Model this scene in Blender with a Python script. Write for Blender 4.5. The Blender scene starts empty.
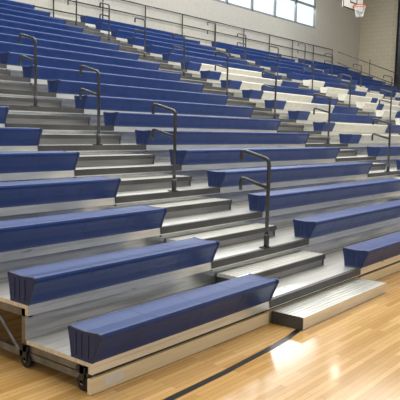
import bpy, math, random
from mathutils import Vector, Matrix
random.seed(4)
d=0.61; r=0.2328; H=0.389; L=1.9189; W=1.7305; S=4.1365; SD=0.2814
N=19; DK=0.195; RY=0.10
XE=W+3*(S+W)+S      # right end of the stand
XW=26.5; YB=N*d+RY+0.25
sc=bpy.context.scene
sc.view_settings.view_transform='Standard'

# ---------------------------------------------------------------- materials
def newmat(name,col,rough=0.5,metal=0.0):
    m=bpy.data.materials.new(name); m.use_nodes=True
    b=m.node_tree.nodes['Principled BSDF']
    b.inputs['Base Color'].default_value=(*col,1); b.inputs['Roughness'].default_value=rough
    b.inputs['Metallic'].default_value=metal
    return m,m.node_tree,b
def noisy(name,c1,c2,rough=0.5,metal=0.0,scale=(3,3,3),nscale=4,bump=0.0,rr=None):
    m,t,b=newmat(name,c1,rough,metal)
    tc=t.nodes.new('ShaderNodeTexCoord'); mp=t.nodes.new('ShaderNodeMapping'); mp.inputs['Scale'].default_value=scale
    n=t.nodes.new('ShaderNodeTexNoise'); n.inputs['Scale'].default_value=nscale; n.inputs['Detail'].default_value=5
    cr=t.nodes.new('ShaderNodeValToRGB'); cr.color_ramp.elements[0].position=0.35; cr.color_ramp.elements[1].position=0.65
    cr.color_ramp.elements[0].color=(*c1,1); cr.color_ramp.elements[1].color=(*c2,1)
    t.links.new(tc.outputs['Object'],mp.inputs[0]); t.links.new(mp.outputs[0],n.inputs[0]); t.links.new(n.outputs[0],cr.inputs[0]); t.links.new(cr.outputs[0],b.inputs['Base Color'])
    if bump:
        bp=t.nodes.new('ShaderNodeBump'); bp.inputs['Strength'].default_value=bump; bp.inputs['Distance'].default_value=0.01
        t.links.new(n.outputs[0],bp.inputs['Height']); t.links.new(bp.outputs[0],b.inputs['Normal'])
    if rr:
        mr=t.nodes.new('ShaderNodeMapRange'); mr.inputs[3].default_value=rr[0]; mr.inputs[4].default_value=rr[1]
        t.links.new(n.outputs[0],mr.inputs[0]); t.links.new(mr.outputs[0],b.inputs['Roughness'])
    return m
M_blue=noisy('blue_plastic',(0.010,0.037,0.165),(0.015,0.048,0.20),0.42,0,(2,2,2),3,rr=(0.36,0.48))
M_blue.node_tree.nodes['Principled BSDF'].inputs['Specular IOR Level'].default_value=0.3
M_cap=noisy('blue_endcap',(0.008,0.024,0.10),(0.012,0.030,0.12),0.45,0,(4,4,4),3)
M_white=noisy('cream_plastic',(0.62,0.60,0.52),(0.70,0.68,0.60),0.45,0,(2,2,2),3)
M_deck=noisy('aluminium_deck',(0.68,0.69,0.66),(0.84,0.85,0.81),0.32,0.6,(0.6,14,6),3,rr=(0.22,0.40))
M_step=noisy('ribbed_step',(0.66,0.67,0.63),(0.82,0.82,0.78),0.34,0.4,(0.5,60,6),3)
M_riser=noisy('galvanised_riser',(0.36,0.37,0.37),(0.64,0.65,0.64),0.24,0.8,(0.5,4,8),3)
M_srise=noisy('step_riser',(0.20,0.20,0.20),(0.28,0.28,0.27),0.35,0.5,(0.5,4,8),3)
M_nose=noisy('dark_nosing',(0.06,0.06,0.06),(0.09,0.09,0.09),0.5,0.3,(1,1,1),3)
M_black=noisy('black_paint',(0.012,0.012,0.013),(0.02,0.02,0.021),0.35,0.0)
M_grey=noisy('grey_rail_paint',(0.040,0.042,0.045),(0.055,0.057,0.06),0.25,0.3)
M_frame=noisy('steel_frame',(0.16,0.16,0.16),(0.24,0.24,0.23),0.4,0.7)
M_kick=noisy('maple_kickboard',(0.84,0.69,0.44),(0.90,0.77,0.53),0.45,0,(1,12,12),3)
M_label=noisy('paper_label',(0.75,0.74,0.68),(0.8,0.79,0.74),0.6)
M_rubber=noisy('rubber',(0.01,0.01,0.01),(0.016,0.016,0.016),0.6)
M_line=noisy('court_line_black',(0.008,0.008,0.008),(0.012,0.012,0.012),0.3)
M_wallb=noisy('painted_wall',(0.50,0.49,0.44),(0.55,0.54,0.49),0.7)
M_orange=noisy('orange_paint',(0.7,0.12,0.02),(0.75,0.15,0.03),0.4)
M_trim=noisy('white_trim',(0.75,0.75,0.73),(0.8,0.8,0.78),0.5)
M_mull=noisy('window_frame_grey',(0.22,0.23,0.24),(0.26,0.27,0.28),0.5)
M_ceil=noisy('ceiling_deck',(0.5,0.5,0.48),(0.56,0.56,0.54),0.8)
def emis(name,col,s):
    m,t,b=newmat(name,(0.05,0.05,0.05),0.3); b.inputs['Emission Color'].default_value=(*col,1); b.inputs['Emission Strength'].default_value=s; return m
M_glass=emis('daylit_glass',(0.80,0.93,1.0),1.15)
M_lamp=emis('lamp_lens',(1,0.97,0.9),45)
# block wall
M_block,t,b=newmat('concrete_block',(0.6,0.56,0.46),0.75)
tc=t.nodes.new('ShaderNodeTexCoord')
sx=t.nodes.new('ShaderNodeSeparateXYZ'); cx=t.nodes.new('ShaderNodeCombineXYZ')
bk=t.nodes.new('ShaderNodeTexBrick'); bk.inputs['Color1'].default_value=(0.60,0.54,0.40,1); bk.inputs['Color2'].default_value=(0.57,0.51,0.37,1); bk.inputs['Mortar'].default_value=(0.48,0.43,0.32,1)
bk.inputs['Scale'].default_value=1; bk.inputs['Brick Width'].default_value=0.4; bk.inputs['Row Height'].default_value=0.2; bk.inputs['Mortar Size'].default_value=0.010
t.links.new(tc.outputs['Object'],sx.inputs[0]); t.links.new(sx.outputs[1],cx.inputs[0]); t.links.new(sx.outputs[2],cx.inputs[1]); t.links.new(cx.outputs[0],bk.inputs[0]); t.links.new(bk.outputs[0],b.inputs['Base Color'])
# maple floor
M_floor,t,b=newmat('maple_floor',(0.6,0.35,0.13),0.17)
tc=t.nodes.new('ShaderNodeTexCoord')
bk=t.nodes.new('ShaderNodeTexBrick'); bk.offset=0.37; bk.inputs['Scale'].default_value=1; bk.inputs['Brick Width'].default_value=0.75; bk.inputs['Row Height'].default_value=0.045; bk.inputs['Mortar Size'].default_value=0.0012
bk.inputs['Color1'].default_value=(0.56,0.32,0.095,1); bk.inputs['Color2'].default_value=(0.78,0.50,0.20,1); bk.inputs['Mortar'].default_value=(0.30,0.15,0.05,1)
mp=t.nodes.new('ShaderNodeMapping'); mp.inputs['Scale'].default_value=(1.2,22,1)
n=t.nodes.new('ShaderNodeTexNoise'); n.inputs['Scale'].default_value=4; n.inputs['Detail'].default_value=6
mx=t.nodes.new('ShaderNodeMix'); mx.data_type='RGBA'; mx.blend_type='MULTIPLY'; mx.inputs[0].default_value=0.4
cr=t.nodes.new('ShaderNodeValToRGB'); cr.color_ramp.elements[0].position=0.3; cr.color_ramp.elements[0].color=(0.74,0.68,0.60,1); cr.color_ramp.elements[1].position=0.7; cr.color_ramp.elements[1].color=(1.0,1.0,1.0,1)
t.links.new(tc.outputs['Object'],bk.inputs[0]); t.links.new(tc.outputs['Object'],mp.inputs[0]); t.links.new(mp.outputs[0],n.inputs[0]); t.links.new(n.outputs[0],cr.inputs[0])
t.links.new(bk.outputs[0],mx.inputs[6]); t.links.new(cr.outputs[0],mx.inputs[7]); t.links.new(mx.outputs[2],b.inputs['Base Color'])
b.inputs['Coat Weight'].default_value=0.25; b.inputs['Coat Roughness'].default_value=0.07
n2=t.nodes.new('ShaderNodeTexNoise'); n2.inputs['Scale'].default_value=3; bp=t.nodes.new('ShaderNodeBump'); bp.inputs['Strength'].default_value=0.07; bp.inputs['Distance'].default_value=0.01
t.links.new(tc.outputs['Object'],n2.inputs[0]); t.links.new(n2.outputs[0],bp.inputs['Height']); t.links.new(bp.outputs[0],b.inputs['Normal'])

# ---------------------------------------------------------------- mesh builder
class MB:
    def __init__(s): s.v=[];s.f=[];s.m=[]
    def box(s,x0,x1,y0,y1,z0,z1,mi=0):
        o=len(s.v)
        s.v+=[(x,y,z) for z in (z0,z1) for y in (y0,y1) for x in (x0,x1)]
        for q in ((0,2,3,1),(4,5,7,6),(0,1,5,4),(2,6,7,3),(0,4,6,2),(1,3,7,5)):
            s.f.append(tuple(o+k for k in q)); s.m.append(mi)
    def rings(s,rings,mi=0,cap=True,closed=True):
        o=len(s.v); n=len(rings[0])
        for R in rings: s.v+=[tuple(p) for p in R]
        for a in range(len(rings)-1):
            for k in range(n if closed else n-1):
                k2=(k+1)%n
                s.f.append((o+a*n+k,o+a*n+k2,o+(a+1)*n+k2,o+(a+1)*n+k)); s.m.append(mi)
        if cap:
            s.f.append(tuple(o+k for k in range(n))[::-1]); s.m.append(mi)
            s.f.append(tuple(o+(len(rings)-1)*n+k for k in range(n))); s.m.append(mi)
    def tube(s,pts,rad,mi=0,seg=8):
        P=[Vector(p) for p in pts]; R=[]
        up=None
        for i,p in enumerate(P):
            tn=((P[min(i+1,len(P)-1)]-P[max(i-1,0)])).normalized()
            if up is None: up=tn.orthogonal().normalized()
            up=(up-tn*up.dot(tn)).normalized(); sd=tn.cross(up)
            R.append([p+(up*math.cos(2*math.pi*k/seg)+sd*math.sin(2*math.pi*k/seg))*rad for k in range(seg)])
        s.rings(R,mi)
    def obj(s,name,mats,parent=None,smooth=False,bevel=0):
        me=bpy.data.meshes.new(name); me.from_pydata(s.v,[],s.f)
        for m in mats: me.materials.append(m)
        for p,mi in zip(me.polygons,s.m): p.material_index=mi; p.use_smooth=smooth
        me.validate(); me.update()
        import bmesh
        bm=bmesh.new(); bm.from_mesh(me); bmesh.ops.recalc_face_normals(bm,faces=bm.faces); bm.to_mesh(me); bm.free()
        o=bpy.data.objects.new(name,me); bpy.context.collection.objects.link(o)
        if parent: o.parent=parent
        if bevel:
            md=o.modifiers.new('bevel','BEVEL'); md.width=bevel; md.segments=2; md.limit_method='ANGLE'
        return o
def empty(name,loc=(0,0,0)):
    e=bpy.data.objects.new(name,None); bpy.context.collection.objects.link(e); e.location=loc; return e
def fillet(pts,rad,n=5):
    P=[Vector(p) for p in pts]; out=[P[0]]
    for i in range(1,len(P)-1):
        a=(P[i-1]-P[i]).normalized(); c=(P[i+1]-P[i]).normalized()
        A=P[i]+a*rad; C=P[i]+c*rad
        for k in range(n+1):
            q=k/n; out.append(A*(1-q)**2+P[i]*2*q*(1-q)+C*q*q)
    out.append(P[-1]); return out

# ---------------------------------------------------------------- bleachers
bl=empty('bleachers')
zt=lambda i: H+(i-1)*r            # seat top
zd=lambda i: H-DK+(i-1)*r         # deck top
y0=lambda i: (i-1)*d
deck=MB(); ris=MB(); nose=MB()
for i in range(1,N+1):
    yb=y0(i)+d+RY+(0.25 if i==N else 0)
    deck.box(-L,XE,y0(i)+RY-0.02,yb-0.002,zd(i)-0.028,zd(i))
    deck.box(-L,XE,y0(i)+RY-0.022,y0(i)+RY+0.01,zd(i)-0.07,zd(i)-0.029)
    if i>1:
        ris.box(-L,XE,y0(i)+RY,y0(i)+RY+0.008,zd(i-1),zd(i)-0.07)
        ris.box(-L,XE,y0(i)+RY-0.012,y0(i)+RY,zd(i-1)+0.001,zd(i-1)+0.03)
ais=[(0,W)]+[(W+S+k*(S+W),(k+1)*(S+W)+W) for k in range(3)]
stp=MB()
for (a,c) in ais:
    for i in range(1,N+1):
        nose.box(a+0.01,c-0.01,y0(i)+RY-0.03,y0(i)+RY+0.012,zd(i)-0.06,zd(i)+0.004)
        if i<N:
            yb=y0(i)+d+RY-0.014; yf=yb-0.27; z1=zd(i)+r/2
            x0=a+0.10; x1=c-0.12
            stp.box(x0,x1,yf,yb,z1-0.03,z1,0)
            for q in range(5):
                stp.box(x0,x1,yf+0.03+q*0.048,yf+0.05+q*0.048,z1,z1+0.004,0)
            stp.box(x0,x1,yf-0.006,yf+0.012,z1-0.045,z1+0.003,1)
            stp.box(x0+0.01,x1-0.01,yf+0.02,yf+0.03,zd(i)+0.001,z1-0.03,2)
            for xx in (x0,x1-0.012): stp.box(xx,xx+0.012,yf+0.01,yb,zd(i)+0.001,z1-0.03,1)
deck.obj('deck_boards',[M_deck],bl); ris.obj('riser_panels',[M_riser],bl)
nose.obj('aisle_nosings',[M_nose],bl); stp.obj('aisle_steps',[M_step,M_nose,M_srise],bl)

prof=[(0.281,-0.012),(0.272,0.0),(0.21,-0.006),(0.13,-0.010),(0.06,-0.004),(0.022,0.0),(0.006,-0.006),(0.0,-0.02),(0.003,-0.038),(0.022,-0.075),(0.045,-0.125),(0.062,-0.175),(0.072,-0.193),(0.10,-0.193),(0.25,-0.193),(0.262,-0.10)]
cen=(0.15,-0.09)
seat=MB()
def module(x0,x1,i,mi):
    def R(x,sc_): return [(x,y0(i)+cen[0]+(p[0]-cen[0])*sc_,zt(i)+cen[1]+(p[1]-cen[1])*sc_) for p in prof]
    seat.rings([R(x0+0.0005,0.985),R(x0+0.005,1),R(x1-0.005,1),R(x1-0.0005,0.985)],mi)
# letters spelled out in cream seats, one per far section (top row first)
LET={2:(13,["011111100","011111100","011000000","011111000","011111000","011000000","011111100","011111100"]),
     3:(13,["110000011","111000111","111101111","110111011","110010011","110000011","110000011","110000011"]),
     4:(13,["001111100","011000110","110000000","110000000","110000000","011000110","001111100","000111000"])}
def white(k,i,j):
    if k not in LET: return False
    top,P=LET[k]; q=top-i
    return 0<=q<len(P) and P[q][j]=='1'
cap=MB()
def endcap(x,i,sgn,mi=0):
    P=[(cen[0]+(p[0]-cen[0])*1.05,cen[1]+(p[1]-cen[1])*1.03) for p in prof]
    P=[(a,max(b,-0.193)) for a,b in P]
    def R(xx,s_): return [(xx,y0(i)+cen[0]+(p[0]-cen[0])*s_,zt(i)+cen[1]+(p[1]-cen[1])*s_) for p in P]
    cap.rings([R(x-sgn*0.012,1),R(x+sgn*0.006,1),R(x+sgn*0.012,0.97),R(x+sgn*0.006,0.88)],mi)
    xa,xb=sorted((x+sgn*0.004,x+sgn*0.010))
    for q in (0.10,0.16,0.21): cap.box(xa,xb,y0(i)+q,y0(i)+q+0.008,zt(i)-0.17,zt(i)-0.03,mi)
secs=[(-L,0,4)]+[(W+k*(S+W),W+k*(S+W)+S,9) for k in range(4)]
for k,(a,c,n) in enumerate(secs):
    for i in range(1,N+1):
        w=(c-a)/n
        for j in range(n): module(a+j*w,a+(j+1)*w,i,1 if white(k,i,j) else 0)
        endcap(a,i,-1,1 if white(k,i,0) else 0); endcap(c,i,1,1 if white(k,i,n-1) else 0)
seat.obj('bench_seats',[M_blue,M_white],bl); cap.obj('seat_end_caps',[M_cap,M_white],bl)

# front kick board + channel
kb=MB()
kb.box(-L-0.015,0.0,0.075,0.10,0.004,0.10,0); kb.box(W,XE,0.075,0.10,0.004,0.10,0); kb.box(0,W,0.10,0.12,0.004,0.10,0)
kb.box(-L,XE,0.11,0.125,0.10,zd(1)-0.07,1)
kb.box(-L+0.10,-L+0.26,0.0735,0.0755,0.03,0.085,2)
kb.obj('kick_board',[M_kick,M_nose,M_label],bl)

# under-structure frames at section ends
fr=MB(); wh=MB()
for x in (-L+0.02,0.02,W,W+S,2*W+S,2*(W+S),2*(W+S)+W,3*(W+S),XE-0.05):
    for i in range(1,N+1):
        fr.box(x,x+0.035,y0(i)+RY+0.03,y0(i)+RY+0.075,0.06,zd(i)-0.03)
        fr.box(x,x+0.035,y0(i)+RY+0.03,y0(i)+RY+d+0.1,0.06,0.11)
        fr.box(x,x+0.03,y0(i)+RY,y0(i)+RY+d,zd(i)-0.09,zd(i)-0.029)
    for i in (1,2,3,4):
        yc=y0(i)+RY+0.02+(0.05 if i==1 else 0)
        R=[]
        for xx,rr_ in ((x-0.012,0.038),(x-0.012,0.05),(x+0.028,0.05),(x+0.028,0.038)):
            R.append([(xx,yc+rr_*math.cos(t_*math.pi/10),0.052+rr_*math.sin(t_*math.pi/10)) for t_ in range(20)])
        wh.rings(R,0)
        R=[[(xx,yc+0.016*math.cos(t_*math.pi/6),0.052+0.016*math.sin(t_*math.pi/6)) for t_ in range(12)] for xx in (x-0.02,x-0.011)]
        wh.rings(R,1)
        wh.box(x-0.02,x-0.015,yc-0.02,yc+0.02,0.05,0.15,2)
        wh.box(x-0.02,x+0.04,yc-0.03,yc+0.05,0.11,0.15,2)
for i in (2,3,4):
    fr.tube([(-L+0.02,y0(i)+RY+0.1,0.10),(-L+0.02,y0(i)+RY+d,zd(i+1)-0.12)],0.012)
fr.obj('steel_frames',[M_frame],bl)
wh.obj('caster_wheels',[M_rubber,M_frame,M_black],bl)

# ---------------------------------------------------------------- aisle handrails
def handrail(xm,i):
    m=MB(); zb=zd(i)
    Y=y0(i)+RY+0.0
    m.tube(fillet([(0,0,0),(0,0,0.87),(0,0.33,0.955),(0,0.33,0.84)],0.055),0.019,seg=10)
    m.tube(fillet([(0,0.005,0.59),(0,0.33,0.68),(0,0.33,0.55)],0.05),0.017,seg=10)
    m.tube([(0,0,0),(0,0,0.14)],0.027,seg=10)
    m.box(-0.05,0.05,-0.02,0.05,0.0,0.01)
    o=m.obj('aisle_handrail',[M_grey],bl,smooth=True); o.location=(xm,Y,zb+0.004)
    return o
for (a,c) in ais:
    for i in range(2,N,2): handrail((a+c)/2+0.05,i)

# ---------------------------------------------------------------- floor step
st=MB()
x0,x1=0.04,1.69; ya,yb_=-0.215,0.072
st.box(x0,x1,ya,yb_,0.082,0.10,0)
for q in range(6): st.box(x0+0.01,x1-0.01,ya+0.03+q*0.041,ya+0.05+q*0.041,0.10,0.104,0)
st.box(x0,x1,ya-0.004,ya+0.02,0.003,0.082,0)
st.box(x0,x1,ya-0.008,ya+0.0,0.070,0.103,0)
st.box(x0,x0+0.02,ya+0.02,yb_,0.003,0.082,1); st.box(x1-0.02,x1,ya+0.02,yb_,0.003,0.082,1)
st.box(x0-0.004,x0,ya-0.008,yb_,0.0,0.104,1)
st.obj('floor_step',[M_deck,M_nose],None)

# ---------------------------------------------------------------- rear guard rail
gr=MB(); yg=N*d+RY+0.16; zg=zd(N)
x=-L
while x<=XE+0.01:
    gr.tube([(x,yg,zg),(x,yg,zg+1.05)],0.02); x+=(XE+L)/14
for hz in (0.35,0.70,1.05): gr.tube([(-L,yg,zg+hz),(XE,yg,zg+hz)],0.02)
gr.obj('rear_guardrail',[M_grey],bl)
sg=MB()
for hz in (0.45,0.95):
    sg.tube([(XE+0.03,0.5,zd(1)+hz),(XE+0.03,N*d,zd(N)+hz)],0.02)
for i in range(2,N+1,3): sg.tube([(XE+0.03,y0(i)+0.2,0.0),(XE+0.03,y0(i)+0.2,zd(i)+0.99)],0.02)
sg.obj('end_guardrail',[M_grey],bl)

# ---------------------------------------------------------------- room
m=MB(); m.box(-14,XW+0.2,-14,YB+0.2,-0.1,0); m.obj('floor',[M_floor])
ZC=10.0; wz0=6.2; wz1=8.9
m=MB(); wx0=2.0; wx1=21.9
m.box(-14,XW,YB,YB+0.2,0,wz0); m.box(-14,XW,YB,YB+0.2,wz1,ZC); m.box(-14,wx0,YB,YB+0.2,wz0,wz1); m.box(wx1,XW,YB,YB+0.2,wz0,wz1)
m.obj('wall_back',[M_wallb])
m=MB(); m.box(XW,XW+0.2,-14,YB+0.2,0,ZC); m.obj('wall_right',[M_block])
m=MB(); m.box(-14,XW+0.2,-14,YB+0.2,ZC,ZC+0.1); m.obj('ceiling',[M_ceil])
wn=empty('window_1')
m=MB(); m.box(wx0,wx1,YB+0.10,YB+0.12,wz0,wz1); m.obj('glass',[M_glass],wn)
m=MB()
nb=12
for k in range(nb+1):
    xx=wx0+(wx1-wx0)*k/nb; m.box(xx-0.04,xx+0.04,YB+0.02,YB+0.1,wz0,wz1)
for zz in (wz0+0.04,wz0+0.95,wz1-0.04): m.box(wx0,wx1,YB+0.02,YB+0.1,zz-0.04,zz+0.04)
m.obj('mullions',[M_mull],wn)
# retracted basketball hoop hung from the ceiling
bh=empty('basketball_hoop',(20.0,8.8,6.62))
m=MB(); m.box(-0.9,0.9,0.40,0.44,-0.15,0.92); m.obj('backboard',[M_trim],bh)
m=MB(); m.box(-0.92,0.92,0.385,0.399,-0.17,-0.12); m.box(-0.92,0.92,0.385,0.399,0.9,0.95); m.box(-0.92,-0.87,0.385,0.399,-0.12,0.9); m.box(0.87,0.92,0.385,0.399,-0.12,0.9)
m.box(-0.3,0.3,0.385,0.399,0.1,0.14); m.box(-0.3,0.3,0.385,0.399,0.5,0.54); m.box(-0.3,-0.26,0.385,0.399,0.14,0.5); m.box(0.26,0.3,0.385,0.399,0.14,0.5)
m.tube([(-0.6,0.5,0.2),(-0.6,0.5,3.38)],0.05); m.tube([(0.6,0.5,0.2),(0.6,0.5,3.38)],0.05); m.tube([(-0.6,0.5,0.7),(0.6,0.5,0.7)],0.04)
m.tube([(0,0.5,0.7),(0,1.8,3.38)],0.04)
m.obj('backboard_frame',[M_black],bh)
m=MB(); m.tube([(0.23*math.cos(k*math.pi/12),0.12+0.23*math.sin(k*math.pi/12),0) for k in range(25)],0.02); m.box(-0.06,0.06,0.34,0.4,-0.06,0.02); m.obj('rim',[M_orange],bh)
m=MB()
for k in range(12):
    for s_ in (1,-1):
        a0=k*math.pi/6; pts=[]
        for q in range(5):
            a_=a0+s_*q*math.pi/12; rr_=0.23-0.10*q/4
            pts.append((rr_*math.cos(a_),0.12+rr_*math.sin(a_),-0.11*q))
        m.tube(pts,0.006,seg=5)
m.obj('net',[M_trim],bh)
# dark steel column on right wall
m=MB(); yc=9.75; m.box(XW-0.32,XW-0.02,yc-0.14,yc-0.12,0,ZC); m.box(XW-0.32,XW-0.02,yc+0.12,yc+0.14,0,ZC); m.box(XW-0.18,XW-0.16,yc-0.12,yc+0.12,0,ZC); m.obj('steel_column',[M_black])
# court line
m=MB(); pts=[(-2.6,-0.30),(-1.66,-0.302),(-1.09,-0.29),(-0.55,-0.262),(-0.2,-0.23),(0.03,-0.19)]
a=[];bb=[]
for x_,y_ in pts: a.append((x_,y_-0.025,0.002)); bb.append((x_,y_+0.025,0.002))
for k in range(len(pts)-1):
    o=len(m.v); m.v+=[a[k],a[k+1],bb[k+1],bb[k]]; m.f.append((o,o+1,o+2,o+3)); m.m.append(0)
m.obj('court_line',[M_line])
# ceiling lamps
for X in (3,9,15,21):
    for Y in (-6,-1,4.5,9.7):
        e=empty('high_bay_lamp',(X,Y,9.0))
        m=MB()
        R=[[(rr_*math.cos(t_*math.pi/10),rr_*math.sin(t_*math.pi/10),z_) for t_ in range(20)] for rr_,z_ in ((0.24,0.02),(0.26,0.0),(0.20,0.22),(0.08,0.32),(0.06,0.45))]
        m.rings(R,0); m.tube([(0,0,0.4),(0,0,1.0)],0.012,0); m.obj('shade',[M_frame],e)
        m=MB(); m.rings([[(rr_*math.cos(t_*math.pi/10),rr_*math.sin(t_*math.pi/10),z_) for t_ in range(20)] for rr_,z_ in ((0.235,0.0),(0.2,-0.02))],0); m.obj('lens',[M_lamp],e)
def area(name,loc,size,energy,rot=(0,0,0),col=(1,0.98,0.94)):
    l=bpy.data.lights.new(name,'AREA'); l.shape='RECTANGLE'; l.size=size[0]; l.size_y=size[1]; l.energy=energy; l.color=col
    o=bpy.data.objects.new(name,l); bpy.context.collection.objects.link(o); o.location=loc; o.rotation_euler=rot; return o
area('ceiling_light_bank',(8,3,8.6),(24,10),2300)
area('window_daylight',(13,YB-0.3,7.6),(18,2.2),700,(math.radians(-60),0,0),(0.9,0.95,1.0))
w=bpy.data.worlds.new('World'); sc.world=w; w.use_nodes=True
w.node_tree.nodes['Background'].inputs[0].default_value=(0.97,0.99,1.0,1); w.node_tree.nodes['Background'].inputs[1].default_value=0.7

# ---------------------------------------------------------------- camera
yaw,pit,rol,f=0.8957,-0.1097,0.0233,642.77
F=Vector((math.sin(yaw)*math.cos(pit),math.cos(yaw)*math.cos(pit),math.sin(pit)))
R=Vector((math.cos(yaw),-math.sin(yaw),0)); U=R.cross(F)
R2=R*math.cos(rol)+U*math.sin(rol); U2=-R*math.sin(rol)+U*math.cos(rol)
cd=bpy.data.cameras.new('camera'); cam=bpy.data.objects.new('camera',cd); bpy.context.collection.objects.link(cam)
mt=Matrix((R2,U2,-F)).transposed().to_4x4(); mt.translation=Vector((-4.386,-2.6831,1.5802)); cam.matrix_world=mt
cd.sensor_width=36; cd.lens=f/400*36; cd.clip_end=200
sc.camera=cam
